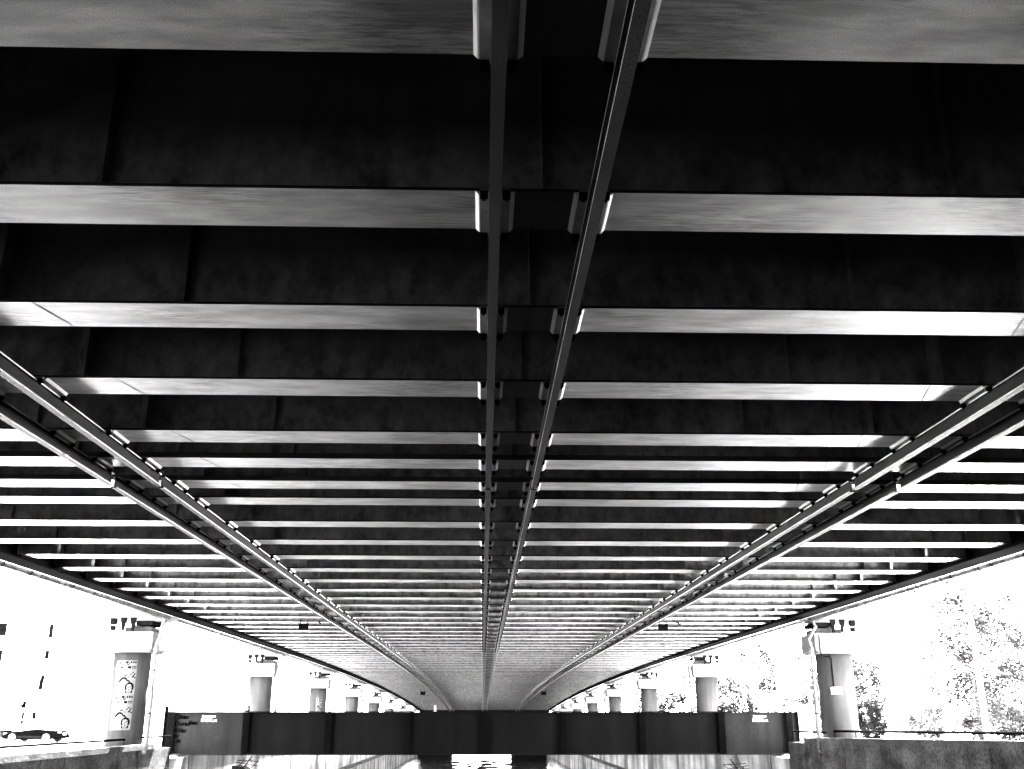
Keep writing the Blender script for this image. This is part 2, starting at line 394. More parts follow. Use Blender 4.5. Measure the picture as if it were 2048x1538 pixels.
for x, lab in rails:
    r = thing('trolley_rail', lab, 'rail', (x, 0, 0), 'trolley rails hanging under the bridge')
    for y0, y1 in ((-12, 21.28), (21.5, 78.2), (78.26, 150.0), (150.06, END-1)):
        m = MB(); m.sweep(ibeam(0), path(y0, y1)); ro = m.build('rail_section', 'rail', r); ro.data.materials.append(M['edge_light'])
        for pg in ro.data.polygons:                                  # side light painted onto the flange edges
            if abs(pg.normal.x) > .9 and abs(pg.center.x) > .03: pg.material_index = 1
    for y in GY:
        if y < 170:
            c = use('clamp', me_plate, r, (0, y, H+dz(y)))
            if y < 84:
                for sx in (-.111, .111):
                    for sy in (-.455, .455): use('bolt_block', me_bolt, c, (sx, sy, 0))

# ------------------------------------------------------------------ drain pipes along the edges
for s, lab in ((-1, 'long grey drain pipe clamped outside the left bridge edge'), (1, 'long grey drain pipe clamped outside the right bridge edge')):
    x = XC + s*16.36; z = 4.83
    d = thing('drain_pipe', lab, 'pipe', (x, 0, 0), 'drain pipes along the bridge edges')
    m = MB(); m.tube([(0, y, z+q) for y, q in path(-20, END-2)], .115, 12); m.build('pipe_run', 'galv', d)
    m = MB(); m.tube([(s*.16, y, z-.13+q) for y, q in path(-20, END-2)], .012, 5); m.build('cable', 'black', d)
    c = MB(); c.tube([(0,-.02,0),(0,.02,0)], .132, 12); c.tube([(0,0,.12),(0,0,.3)], .015, 5); c.box(s*.1, s*.19, -.02, .02, -.16, -.10)
    me_c = c.mesh('pipe_clamp', 'black')
    k = 0
    for y in GY:
        for dy in (-.42, .42):
            if 3 < y < 150 and k < 98: use('pipe_clamp', me_c, d, (0, y+dy, z+dz(y))); k += 1
    for y in PIER_Y[1:]:
        m = MB(); m.box(-.13, .13, y-8.5, y-1.2, z-.15+dz(y), z+.12+dz(y)); m.build('pipe_cover', 'galv', d)

# ------------------------------------------------------------------ piers
ordinals = ['nearest', 'second', 'third', 'fourth', 'fifth', 'sixth', 'seventh', 'eighth']
me_capL = None
def cap_mesh(s):
    m = MB(); i = .62 if s < 0 else -.62       # end nearest the canal
    e = -s
    m.prism([(e*1.25, .98), (e*1.25, .16), (e*1.10, 0), (-e*2.2, 0), (-e*2.2, .98)], -1.15, 1.15)
    return m.mesh('pier_cap', 'conc_cap')
me_cap = {s: cap_mesh(s) for s in (-1, 1)}
def bearing_mesh(s):
    m = MB(); e = -s; m.box(e*1.05, -e*.25, -.85, .85, 0, .24); m.box(e*.7, -e*.1, -.4, .4, .245, .38); return m.mesh('bearing_block', 'conc_pier')
me_bear = {s: bearing_mesh(s) for s in (-1, 1)}
me_bp = {}
for s in (-1, 1):
    m = MB(); m.box(-s*1.12, -s*.32, -1.0, .8, -.06, .15); me_bp[s] = m.mesh('outrigger_shade', 'black')  # black slab stands in for the shaded outrigger underside
for s, px, gz, side in ((-1, PXL, GL, 'left'), (1, PXR, GR, 'right')):
    for k, y in enumerate(PIER_Y):
        if k == 0: continue                                # out of sight, beside the viewpoint
        if k == 1: lab = ('big round concrete pier on the left bank with two posters stuck on it' if s < 0 else 'big round concrete pier on the right bank with a thin conduit and white box')
        elif k == 3 and s < 0: lab = 'third pale concrete pier on the left bank, with one small poster'
        else: lab = '%s pale concrete pier from the camera along the %s bank' % (ordinals[k-1], side)
        p = thing('bridge_pier', lab, 'pier', (px, y, gz), 'round piers along the canal')
        top = 3.08 + dz(y) - gz
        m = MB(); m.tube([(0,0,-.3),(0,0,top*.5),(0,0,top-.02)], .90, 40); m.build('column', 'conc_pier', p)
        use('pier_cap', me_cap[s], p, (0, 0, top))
        bb = use('bearing_block', me_bear[s], p, (0, 0, top+.985))
        use('outrigger_shade', me_bp[s], bb, (0, 0, .385))
        # downpipe
        if k >= 1:
            dl = ('%s galvanised rain downpipe from the camera, beside a %s bank pier' % (ordinals[k-1], side))
            d = thing('downpipe', dl, 'downpipe', (px, y, gz), 'rain downpipes beside the piers')
            e = -s; q = dz(y)-gz
            gx = (XC+s*16.36) - px
            pts = [(gx, -.9, 4.75+q), (gx, -1.0, 4.52+q), (gx*.94, -1.05, 4.38+q), (e*1.60, -1.2, 3.72+q), (e*1.53, -1.25, 3.55+q), (e*1.52, -1.25, 3.3+q)]
            m = MB(); m.tube(pts, .075, 10); m.tube([(e*1.52,-1.25,3.34+q),(e*1.52,-1.25,3.0+q),(e*1.52,-1.25,2.98+q)], [.13,.12,.1], 10); m.build('swan_neck', 'galv_clean', d)
            zb = -1.3-gz
            m = MB(); m.tube([(e*1.52,-1.25,3.0+q),(e*1.52,-1.25,1.2-gz)], .085, 10); m.tube([(e*1.52,-1.25,1.2-gz),(e*1.52,-1.25,zb-.05),(e*1.49,-1.27,zb-.25)], .115, 10)
            m.build('vertical_pipe', 'galv_clean', d)
            m = MB(); m.tube([(e*1.49,-1.27,zb-.2),(e*1.52,-1.45,zb-.42)], [.13,.1], 8); m.build('shoe', 'galv_clean', d)
            m = MB()
            for zz in (2.2, .2):
                m.box(e*1.36, e*1.68, -1.38, -1.0, zz-gz-.02, zz-gz+.02)
            m.build('bracket', 'black', d)

# conduit and box on the near right pier
py = PIER_Y[1]
cd = thing('conduit', 'thin dark conduit with a white junction box on the near right pier', 'conduit', (PXR, py, 0))
m = MB(); R = .93
def onp(a, z, r=R): return (sin(a)*r, -cos(a)*r, z)
m.tube([(-1.05,-1.22,3.95), (-1.05,-1.22,3.2), (-1.0,-1.2,3.0), (-.8,-.9,2.95), onp(-.8, 2.95), onp(-.55, 2.95), onp(-.46, 2.85), onp(-.45, 1.4)], .03, 6); m.build('conduit_pipe', 'black', cd)
m = MB(); a0 = .02
m.box(-.58, -.08, -1.0, -.82, 1.1, 1.44); m.build('junction_box', 'white', cd)

# ------------------------------------------------------------------ posters
def sheet(r, a0, a1, z0, z1, th=.006, n=10, skew=0.0):
    m = MB()
    v = []
    for i in range(n+1):
        a = a0+(a1-a0)*i/n
        for rr in (r, r+th):
            for z in (z0, z1): v.append((sin(a)*rr, -cos(a)*rr, z))
    f = []
    for i in range(n):
        b = i*4; c = b+4
        f += [(b+2,c+2,c+3,b+3), (b,b+1,c+1,c), (b+1,b+3,c+3,c+1), (b,c,c+2,b+2)]
    f += [(0,2,3,1), (n*4, n*4+1, n*4+3, n*4+2)]
    m.add(v, f); return m
def patch(m, r, a, z, w, h, rot=0.0):
    """small ink patch lying on the curved sheet"""
    c, s_ = cos(rot), sin(rot)
    v = []
    for dx, dzz in ((-w/2,-h/2),(w/2,-h/2),(w/2,h/2),(-w/2,h/2)):
        X, Z = dx*c-dzz*s_, dx*s_+dzz*c
        aa = a+X/r; v.append((sin(aa)*r, -cos(aa)*r, z+Z))
    m.add(v, [(0,1,2,3)])
def poster(px, y, z0, z1, a0, a1, lab, seed, scale=1.0):
    rnd = random.Random(seed)
    p = thing('poster', lab, 'poster', (px, y, 0), 'posters stuck on the piers')
    sheet(.906, a0, a1, z0, z1).build('sheet', 'paper', p)
    m = MB(); r = .916; h = z1-z0; W = (a1-a0)
    A = lambda u: a0+W*u
    zt = z1-.10*h
    for u in (.50, .56, .72, .82, .92):                       # headline stubs
        patch(m, r, A(u), z1-.05*h, .075, .085)
    patch(m, r, A(.22), z1-.09*h, .045, .2, .4); patch(m, r, A(.62), z1-.11*h, .035, .14, -.6); patch(m, r, A(.56), z1-.11*h, .035, .14, .7)
    zb = z1-.20*h                                              # date bar: one solid block and lighter stubs
    patch(m, r, A(.66), zb, .14, .11)
    for u in (.25,.3,.34): patch(m, r, A(u), zb+rnd.uniform(-.03,.03), .05, .05)
    for u in (.80,.87,.94): patch(m, r, A(u), zb+.035, .055, .045); patch(m, r, A(u), zb-.035, .055, .04)
    patch(m, r, A(.42), zb-.10*h*.6, .09, .03)
    for _ in range(10): patch(m, r, A(rnd.uniform(.1,.9)), z1-h*rnd.uniform(.3,.5), .05, .04, rnd.uniform(-1,1))
    for u, zz, w, hh, ro in ((.9,.42,.05,.2,-.55),(.84,.36,.07,.05,.5),(.86,.47,.12,.06,.6),(.95,.5,.09,.05,-.5),(.74,.41,.07,.03,-.7),(.55,.43,.07,.03,-.3)):
        patch(m, r, A(u), z1-h*zz, w, hh, ro)
    for k in range(7):                                         # a swoosh
        t = k/6; patch(m, r, A(.28+.42*t), z1-h*(.60-.09*sin(pi*min(1,t*1.15))), .12, .06+.03*(1-t), .7-1.5*t)
    for k in range(14):                                        # an open ring
        t = -0.4+ (pi+.9)*k/13
        patch(m, r, A(.74)+.17*cos(t)/r, z1-h*.78+.19*sin(t), .085, .06 if k > 7 else .09, t+pi/2)
    for u, zz, w, hh, ro in ((.62,.92,.05,.13,.2),(.86,.91,.07,.12,-.1),(.74,.86,.05,.04,.3),(.72,.80,.05,.03,.6),(.8,.76,.1,.03,.7),(.18,.86,.04,.13,.1),(.3,.86,.03,.04,0),(.75,.94,.12,.025,0)):
        patch(m, r, A(u), z1-h*zz, w, hh, ro)
    o = m.build('print', 'ink', p)
poster(PXL, PIER_Y[1], 1.06, 2.68, -.55, .60, 'upper of two black and white posters stuck on the near left pier', 3)
poster(PXL, PIER_Y[1], -.58, 1.04, -.55, .60, 'lower of two black and white posters stuck on the near left pier', 3)
poster(PXL, PIER_Y[3], .35, 2.0, -.05, .62, 'small poster stuck on the third left pier behind the dark girder', 5)

# ------------------------------------------------------------------ canal walls
def wall_top_r(y): return -.95 + .0133*(52-y) if y < 60 else -1.05
def near_wall(s, y0, y1, lab):
    w = thing('canal_wall', lab, 'wall', (s*16.5, 0, 0), 'concrete canal walls')
    m = MB(); t = (lambda y: -1.50) if s < 0 else (lambda y: wall_top_r(y)-.24)
    ys = []; y = y1
    step = [2.9, 2.3, 3.6, 2.6]
    i = 0
    while y > y0: ys.append(y); y -= step[i % 4]; i += 1
    ys.append(y0); ys = ys[::-1]
    for a, b in zip(ys[:-1], ys[1:]):
        x0, x1 = (0, s*.5)
        a2 = a+.02; b2 = b-.02
        za, zb_ = t(a), t(b)
        vs = [(0,a2,-9),(s*.5,a2,-9),(s*.5,b2,-9),(0,b2,-9),(0,a2,za),(s*.5,a2,za),(s*.5,b2,zb_),(0,b2,zb_)]
        fs = [(0,3,2,1),(4,5,6,7),(0,1,5,4),(1,2,6,5),(2,3,7,6),(3,0,4,7)]
        if s < 0: fs = [f[::-1] for f in fs]
        m.add(vs, fs)
    m.box(s*.06, s*.5, y0, y1-.03, -9, min(t(y0), t(y1))-.02)
    m.build('wall_panel', 'conc_dark', w)
    m = MB()
    for a, b in zip(ys[:-1:2], ys[2::2]):
        za, zb_ = t(a)+.24, t(b)+.24
        vs = [(-s*.04,a,za-.235),(s*.62,a,za-.235),(s*.62,b-.015,zb_-.235),(-s*.04,b-.015,zb_-.235),(-s*.04,a,za),(s*.62,a,za),(s*.62,b-.015,zb_),(-s*.04,b-.015,zb_)]
        fs = [(0,3,2,1),(4,5,6,7),(0,1,5,4),(1,2,6,5),(2,3,7,6),(3,0,4,7)]
        if s < 0: fs = [f[::-1] for f in fs]
        m.add(vs, fs)
    m.build('coping', 'conc_dark', w)
    return w
near_wall(-1, -13, 57.2, 'grimy dark concrete canal wall on the left, in front of the girder')
near_wall(1, -13, 57.2, 'grimy dark concrete canal wall on the right, in front of the girder')
for s, sd in ((-1, 'left'), (1, 'right')):
    w = thing('canal_wall', 'pale stained concrete canal wall on the %s, beyond the dark girder' % sd, 'wall', (s*16.5, 0, 0), 'concrete canal walls')
    m = MB(); m.box(s*.05, s*.6, 60.6, 700, -9, -1.35)
    m.box(s*.05, s*3.2, 57.25, 60.6, -9, -2.10)                       # ledge under the girder ends
    y = 61
    while y < 260:
        m.box(-s*.02, s*.1, y, y+3.9, -5.55, -1.36); y += 4.0
    m.build('wall_panel', 'conc_light', w)
    m = MB(); m.box(-s*.75, s*.05, 60.6, 700, -9, -5.75); m.build('lower_wall', 'conc_light', w)
    m = MB(); m.box(-s*.80, -s*.03, 60.6, 700, -5.745, -5.55); m.build('ledge', 'conc_dark', w)
    m = MB(); m.box(-s*.1, s*1.0, 60.6, 700, -1.345, -1.15); m.build('coping', 'conc_cap', w)

# broken concrete stubs with bent rebar
for s, y, lab in ((-1, 72, 'broken concrete stub with bent rebar on the left canal wall'), (1, 66, 'broken concrete stub with bent rebar on the right canal wall')):
    b = thing('wall_stub', lab, 'rubble', (s*16.45, y, -3.3), 'broken stubs on the canal walls')
    m = MB(); m.prism([(0,.3),(-s*.8,.2),(-s*1.0,-.05),(-s*.5,-.45),(0,-.5)], -.8, .5); m.build('concrete_block', 'conc_dark', b)
    m = MB(); rnd = random.Random(4)
    for k in range(12):
        x0 = -s*rnd.uniform(.1,.9); y0 = rnd.uniform(-.9,.4)
        m.tube([(x0,y0,0),(x0-s*rnd.uniform(.0,.5),y0-.1,.3),(x0-s*rnd.uniform(.2,.9),y0-.3,.45+rnd.uniform(0,.5))], .02, 5)
    m.tube([(-s*.2,-.6,.5),(-s*1.9,-.9,.25)], .025, 5); m.tube([(-s*.2,-.2,.6),(-s*1.7,-.6,.55)], .025, 5)
    m.build('rebar', 'rust', b)

# ------------------------------------------------------------------ hand rails
def handrail(s, x, y0, y1, ztop, zbot, lab, step=2.9):
    r = thing('handrail', lab, 'railing', (x, 0, 0), 'low railings on the canal walls')
    m = MB(); m.tube([(0,y0,ztop(y0)),(0,y1,ztop(y1))], .05, 8); m.build('top_rail', 'handrail', r)
    y = y1-.05; k = 0
    while y > y0 and k < 60:
        m = MB(); m.tube([(0,y,zbot(y)-.05),(0,y,ztop(y)-.04)], .022, 6); m.build('post', 'handrail', r); y -= step; k += 1
handrail(-1, -16.8, 8, 50.6, lambda y: -.985, lambda y: -1.26, 'low dark railing on the left canal wall before the near pier')
handrail(-1, -16.55, 52.4, 57.1, lambda y: -.93, lambda y: -1.26, 'short dark rail between left downpipe and girder end', 1.6)
zr = lambda y: -.47-.0087*(y-33)
handrail(1, 17.0, 8, 51.0, zr, lambda y: wall_top_r(y), 'long dark railing on the right canal wall under the trees')
handrail(1, 16.75, 51.5, 57.1, lambda y: -.70, lambda y: wall_top_r(y), 'short dark rail beside the right downpipe at the girder end', 2.2)

# ------------------------------------------------------------------ big girder across the canal
BY = 58.2; BK = BY/54.2
gb = thing('steel_girder', 'huge dark steel girder lying across the canal from wall to wall', 'girder', (0, BY, 0))
X0, X1, ZB, ZT = -16.15*BK, 16.3*BK, -1.80*BK, .30*BK
for xa, xb, mm in ((X0+.02, -12.0*BK-.02, 'beam_lit'), (-12.0*BK, 12.3*BK, 'beam'), (12.3*BK+.02, X1-.02, 'beam_lit')):
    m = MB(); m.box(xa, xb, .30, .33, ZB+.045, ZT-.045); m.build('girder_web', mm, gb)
m = MB(); m.box(X0, X1, 0, .63, ZT-.04, ZT); m.build('top_flange', 'beam', gb)
m = MB(); m.box(X0, X1, 0, .63, ZB, ZB+.04); m.build('bottom_flange', 'beam', gb)
m = MB(); m.box(-.014, .014, .04, .295, ZB+.045, ZT-.045); m.box(-.17, .17, .015, .039, ZB+.045, ZT-.045); me_s = m.mesh('stiffener', 'black')  # wide black face plate stands in for a shadowed recess
for x in (-15.75, -12.0, -7.85, -3.85, .12, 4.15, 8.2, 12.3, 15.8): use('stiffener', me_s, gb, (x*BK,0,0))  # their black face plates stand in for shadow bands
for x in (X0, X1-.03):
    m = MB(); m.box(x, x+.03, .02, .61, ZB+.045, ZT-.045); m.build('end_plate', 'conc_pier', gb)
def lug():
    m = MB(); n = 14; R0, R1 = .14, .075; v = []; f = []
    for y in (-.025, .025):
        for k in range(n+1):
            a = -.35+(pi+.7)*k/n
            v.append((R0*cos(a), y, .16+R0*sin(a)))
        for k in range(n+1):
            a = -.35+(pi+.7)*k/n
            v.append((R1*cos(a), y, .16+R1*sin(a)))
    q = n+1
    for k in range(n):
        f.append((k, k+1, q+k+1, q+k)); f.append((2*q+k+1, 2*q+k, 3*q+k, 3*q+k+1))
        f.append((k+1, k, 2*q+k, 2*q+k+1)); f.append((q+k, q+k+1, 3*q+k+1, 3*q+k))
    m.add(v, f)
    m.box(-.14, -.07, -.025, .025, 0, .14); m.box(.07, .14, -.025, .025, 0, .14); m.box(-.06,.06,-.025,.025,0,.07)
    return m.mesh('lifting_lug', 'black')
me_l = lug()
for x in (-12.05, 11.05, 12.3): use('lifting_lug', me_l, gb, (x*BK, .31, ZT+.001))
ry = (radians(90), 0, 0)
for x in (-14.35*BK, 13.95*BK):
    letters('EREKLat', .25, 'lettering', 'white', gb, (x, .296, -.22), ry, extr=.001)
    m = MB(); rnd = random.Random(2)
    for k in range(9): m.box(x+.06+k*.082, x+.06+k*.082+.068, .295, .299, .015, .10+rnd.uniform(-.01,.02))
    m.build('lettering', 'white', gb)
for txt, sz, x, z, sh in (('Svan', .30, -15.50, -.06, .3), ('Svan', .28, -14.98, -.34, .3), ('Doras', .34, -15.68, -.40, .2), ('AVas', .34, -15.72, -.72, .4), ('zv', .3, -15.66, -.98, .4), ('vs', .3, -15.5, -1.20, .1)):
    letters(txt, sz, 'graffiti', 'ink', gb, (x*BK, .296, z*BK), ry, shear=sh, extr=.001, bold=.016)
mp = thing('marker_post', 'slim white post standing on top of the dark girder near its middle', 'post', (-2.62, BY+.3, ZT))
m = MB(); m.box(-.05, .05, -.03, .03, 0, .31); m.box(-.09, .09, -.06, .06, 0, .02); m.build('post_body', 'white', mp)

# ------------------------------------------------------------------ lamps under the girders
lamps = [(-9.85, 57.35, 'small dark signal lamp box hanging on the left under the bridge, nearer'), (9.95, 57.35, 'small dark signal lamp box hanging on the right under the bridge, nearer'),
         (-9.7, 171.35, 'tiny dark signal lamp box hanging on the left far down the bridge'), (9.9, 171.35, 'tiny dark signal lamp box hanging on the right far down the bridge')]
for x, y, lab in lamps:
    l = thing('signal_lamp', lab, 'lamp', (x, y, H+dz(y)), 'signal lamps under the bridge')
    k = 1 if y < 100 else 1.6
    m = MB(); m.box(-.26*k, .26*k, -.62, -.40, -.42*k, -.12*k); m.box(-.3*k, .3*k, -.66, -.62, -.12*k, -.09*k); m.build('lamp_box', 'black', l)
    m = MB(); m.tube([(-.2*k,-.5,-.12*k),(-.2*k,-.42,.0)], .03, 6); m.tube([(.2*k,-.5,-.12*k),(.2*k,-.42,.0)], .03, 6)
    m.tube([(.75*k,-.42,.04),(.95*k,-.6,-.13)], .04, 6); m.build('hanger', 'black', l)
for x in (-5.1, -2.2, 3.9, 6.6):
    pass

# ------------------------------------------------------------------ left bank: buildings, car
def building(lab, x0, x1, y0, y1, z0, z1, dark, cols, rows, name='building', ww=1.1, wh=1.3):
    b = thing(name, lab, 'building', ((x0+x1)/2, y0, z0), 'pale buildings on the left bank')
    cx = (x0+x1)/2
    m = MB(); m.box(x0-cx, x1-cx, 0, y1-y0, 0, z1-z0-.3); m.build('wall', 'facade', b)
    m = MB(); m.box(x0-cx-.3, x1-cx+.3, -.3, y1-y0+.3, z1-z0-.297, z1-z0); m.build('roof', 'facade', b)
    dx = (x1-x0)/cols
    n = 0
    for i in range(cols):
        for j in range(rows):
            xx = x0-cx+dx*(i+.5); zz = 1.2+j*3.1
            if zz+wh > z1-z0-.5: continue
            f = MB(); f.box(xx-ww/2-.06, xx+ww/2+.06, -.05, -.004, zz-.06, zz+wh+.06); fo = f.build('window', 'white', b)
            p = MB(); p.box(xx-ww/2, xx+ww/2, -.07, -.052, zz, zz+wh); p.build('pane', 'glass' if (i, j) in dark else 'pale_panel', fo)
    return b
tb = building('tall pale plaster building at the left edge with a few dark windows', -62, -36.5, 95, 118, GL, 16, set(), 6, 0)
for wx0, wx1, wz0, wz1 in ((-44.4,-43.25,7.05,8.16),(-39.42,-39.06,6.88,8.08),(-44.4,-43.3,4.8,5.8),(-39.5,-39.13,5.0,5.74),(-39.58,-39.25,3.2,3.6),(-39.66,-39.3,2.35,3.2)):
    ox, oz = -49.25, GL
    f = MB(); f.box(wx0-ox-.05, wx1-ox+.05, -.05, -.004, wz0-oz-.05, wz1-oz+.05); fo = f.build('window', 'white', tb)
    p = MB(); p.box(wx0-ox, wx1-ox, -.07, -.052, wz0-oz, wz1-oz); p.build('pane', 'glass', fo)
building('added unseen row of pale houses reflecting light along the left street', -62, -46.5, 20, 88, GL, 13, set(), 1, 3)  # unseen block added to bounce light under the deck
building('long low white building far behind the left piers', -60, -27, 150, 170, GL, 11.5, set(), 10, 0)
lb = [o for o in bpy.data.objects if o.name.startswith('building') and o.get('label', '').startswith('long low white')][0]
for wx0, wx1, wz0, wz1 in ((-56.35,-56.06,8.87,9.91),(-55.79,-55.50,8.87,9.91),(-55.22,-54.93,8.87,9.91),(-56.09,-55.37,1.07,1.87),(-55.12,-54.74,1.07,1.87),(-56.20,-55.64,3.41,3.95)):
    f = MB(); f.box(wx0+43.5-.05, wx1+43.5+.05, -.05, -.004, wz0-GL-.05, wz1-GL+.05); fo = f.build('window', 'white', lb)
    p = MB(); p.box(wx0+43.5, wx1+43.5, -.07, -.052, wz0-GL, wz1-GL); p.build('pane', 'glass_pale', fo)
building('white block far down the left bank beyond the piers', -52, -25, 205, 225, GL, 14, set(), 8, 4)

sh = thing('shop_front', 'ground floor shop front with dark sign under the left building', 'shop', (-41.0, 94.85, GL), None)
m = MB(); m.box(-2.2, 2.2, 0, .1, 0, 3.4); m.build('shop_wall', 'facade', sh)
sg = MB(); sg.box(-.5, .5, -.14, -.002, 2.55, 3.1); so = sg.build('sign_board', 'ink', sh)
letters('AUD', .3, 'lettering', 'white', so, (-.36, -.145, 2.84), ry, shear=.2)
letters('Autos', .24, 'lettering', 'white', so, (-.42, -.145, 2.62), ry, shear=.2)
for xx, w in ((-.42,.2),(.37,.2),(.87,.08),(1.35,.3)):
    for z0, z1 in ((1.2,1.52),(1.62,2.2)):
        m = MB(); m.box(xx-w/2, xx+w/2, -.03, -.002, z0, z1); m.build('shop_window', 'glass', sh)
kb = thing('panel_truck', 'pale grey box body of a parked truck at the left frame edge', 'truck', (-39.75, 92.0, GL), None)
m = MB(); m.box(-4.0, -1.2, 0, 2.4, .7, 5.25); m.build('cargo_box', 'pale_panel', kb)
m = MB(); m.box(-4.03, -1.17, -.03, .0-.003, 5.2, 5.28); m.box(-1.25, -1.17, -.03, -.003, .7, 5.19); m.build('trim', 'clamp', kb)
for x in (-3.4, -1.8):
    for yy in (.15, 2.0):
        m = MB(); m.tube([(x,yy,.42),(x,yy+.26,.42)], .42, 20); w_ = m.build('wheel', 'rubber', kb)
m = MB(); m.box(-4.0, -1.3, .3, 2.1, .5, .695); m.build('chassis', 'black', kb)

def car(loc, rz, lab):
    c = thing('parked_car', lab, 'car', loc, None, rz)
    # stations along length: x (front -2.2 .. rear 2.2), half width, z low, z high (shoulder)
    st = [(-2.24,.60,.32,.50),(-2.14,.76,.24,.60),(-1.7,.84,.2,.70),(-1.0,.88,.2,.80),(-.3,.89,.2,.88),(.5,.89,.2,.92),(1.2,.88,.2,.90),(1.75,.86,.24,.84),(2.1,.80,.30,.76),(2.24,.68,.38,.62)]
    def loft(st, name, mat, par):
        m = MB(); v = []
        for x, w, a, b in st:
            r = .12
            v += [(x,-w+r*.6,a),(x,-w,a+r),(x,-w,b-r),(x,-w+r*1.2,b),(x,w-r*1.2,b),(x,w,b-r),(x,w,a+r),(x,w-r*.6,a)]
        f = []
        for i in range(len(st)-1):
            for k in range(8):
                l = (k+1) % 8; f.append((i*8+k, i*8+l, i*8+8+l, i*8+8+k))
        f.append(tuple(range(8))); f.append(tuple((len(st)-1)*8+k for k in range(7,-1,-1)))
        f = [q[::-1] for q in f]
        m.add(v, f, True); return m.build(name, mat, par)
    loft(st, 'body', 'carpaint', c)
    def cab(st, name, mat, par):
        m = MB(); v = []
        for x, w, a in st: v += [(x,-w,a),(x,w,a)]
        n = len(st); f = []
        return m
    m = MB()
    base = [(-1.05,.78,.78),(1.7,.78,.84)]; top = [(-.25,.60,1.36),(1.15,.60,1.38)]
    v = [(base[0][0],-base[0][1],base[0][2]),(base[1][0],-base[1][1],base[1][2]),(base[1][0],base[1][1],base[1][2]),(base[0][0],base[0][1],base[0][2]),
         (top[0][0],-top[0][1],top[0][2]),(top[1][0],-top[1][1],top[1][2]),(top[1][0],top[1][1],top[1][2]),(top[0][0],top[0][1],top[0][2])]
    m.add(v, [(0,1,5,4),(1,2,6,5),(2,3,7,6),(3,0,4,7),(4,5,6,7)]); m.build('windows', 'pale_panel', c)
    m = MB(); m.prism([(-.30,1.365),(1.2,1.385),(1.0,1.42),(-.1,1.42)], -.58, .58); m.build('roof', 'alloy', c)
    for sx in (-1.35, 1.3):
        for sy in (-1, 1):
            m = MB(); m.tube([(sx, sy*.90, .32), (sx, sy*.70, .32)], .32, 22); w = m.build('wheel', 'rubber', c)
            m = MB(); m.tube([(sx, sy*.915, .32), (sx, sy*.89, .32)], .255, 20); m.build('rim', 'alloy', w)
    m = MB(); m.box(-.95, .95, -.897, -.885, .30, .46); m.build('side_skirt', 'skirt', c)
    for sy in (-1, 1):
        m = MB(); m.box(2.12, 2.24, sy*.5, sy*.76, .66, .84); m.build('tail_lamp', 'clamp', c)
        m = MB(); m.box(-2.20, -2.08, sy*.42, sy*.68, .54, .66); m.build('headlight', 'alloy', c)
    m = MB(); m.box(2.225, 2.25, -.26, .26, .52, .64); m.build('number_plate', 'white', c)
    m = MB(); m.box(2.05, 2.27, -.76, .76, .30, .48); m.build('bumper', 'carpaint', c)
    m = MB(); m.box(-.62, -.45, -1.0, -.86, .92, 1.02); m.build('mirror', 'carpaint', c)
    return c
car((-33.3, 80.5, GL+.004), radians(-8), 'black car with bright wheel rims parked on the left bank beside the canal railing')

# small street clutter on the left bank
sp = thing('sign_post', 'short dark sign post standing behind the left end of the girder', 'post', (-17.6, 59.5, GL))
m = MB(); m.tube([(0,0,0),(0,0,1.75)], .04, 8); m.build('pole', 'handrail', sp)
m = MB(); m.box(-.10, .10, -.03, .03, 1.75, 2.35); m.build('sign_plate', 'handrail', sp)

# ------------------------------------------------------------------ right bank: lamp posts, trees
for x, y, h, lab in ((31.0, 70, 8.2, 'left of two pale lamp posts among the right bank trees'), (33.6, 70, 8.0, 'right of two pale lamp posts among the right bank trees'), (23.8, 84, 7.8, 'pale lamp post just left of the near right pier')):
    l = thing('lamp_post', lab, 'lamp post', (x, y, GR), 'pale lamp posts on the right bank')
    m = MB(); m.tube([(0,0,0),(0,0,h)], [.20,.14], 12); m.build('pole', 'white', l)
    m = MB(); m.tube([(0,0,h-.05),(-.3,0,h+.25),(-.9,0,h+.35)], .06, 8); m.build('arm', 'white', l)
    m = MB(); m.box(-1.4, -.8, -.12, .12, h+.28, h+.38); m.build('lamp_head', 'white', l)

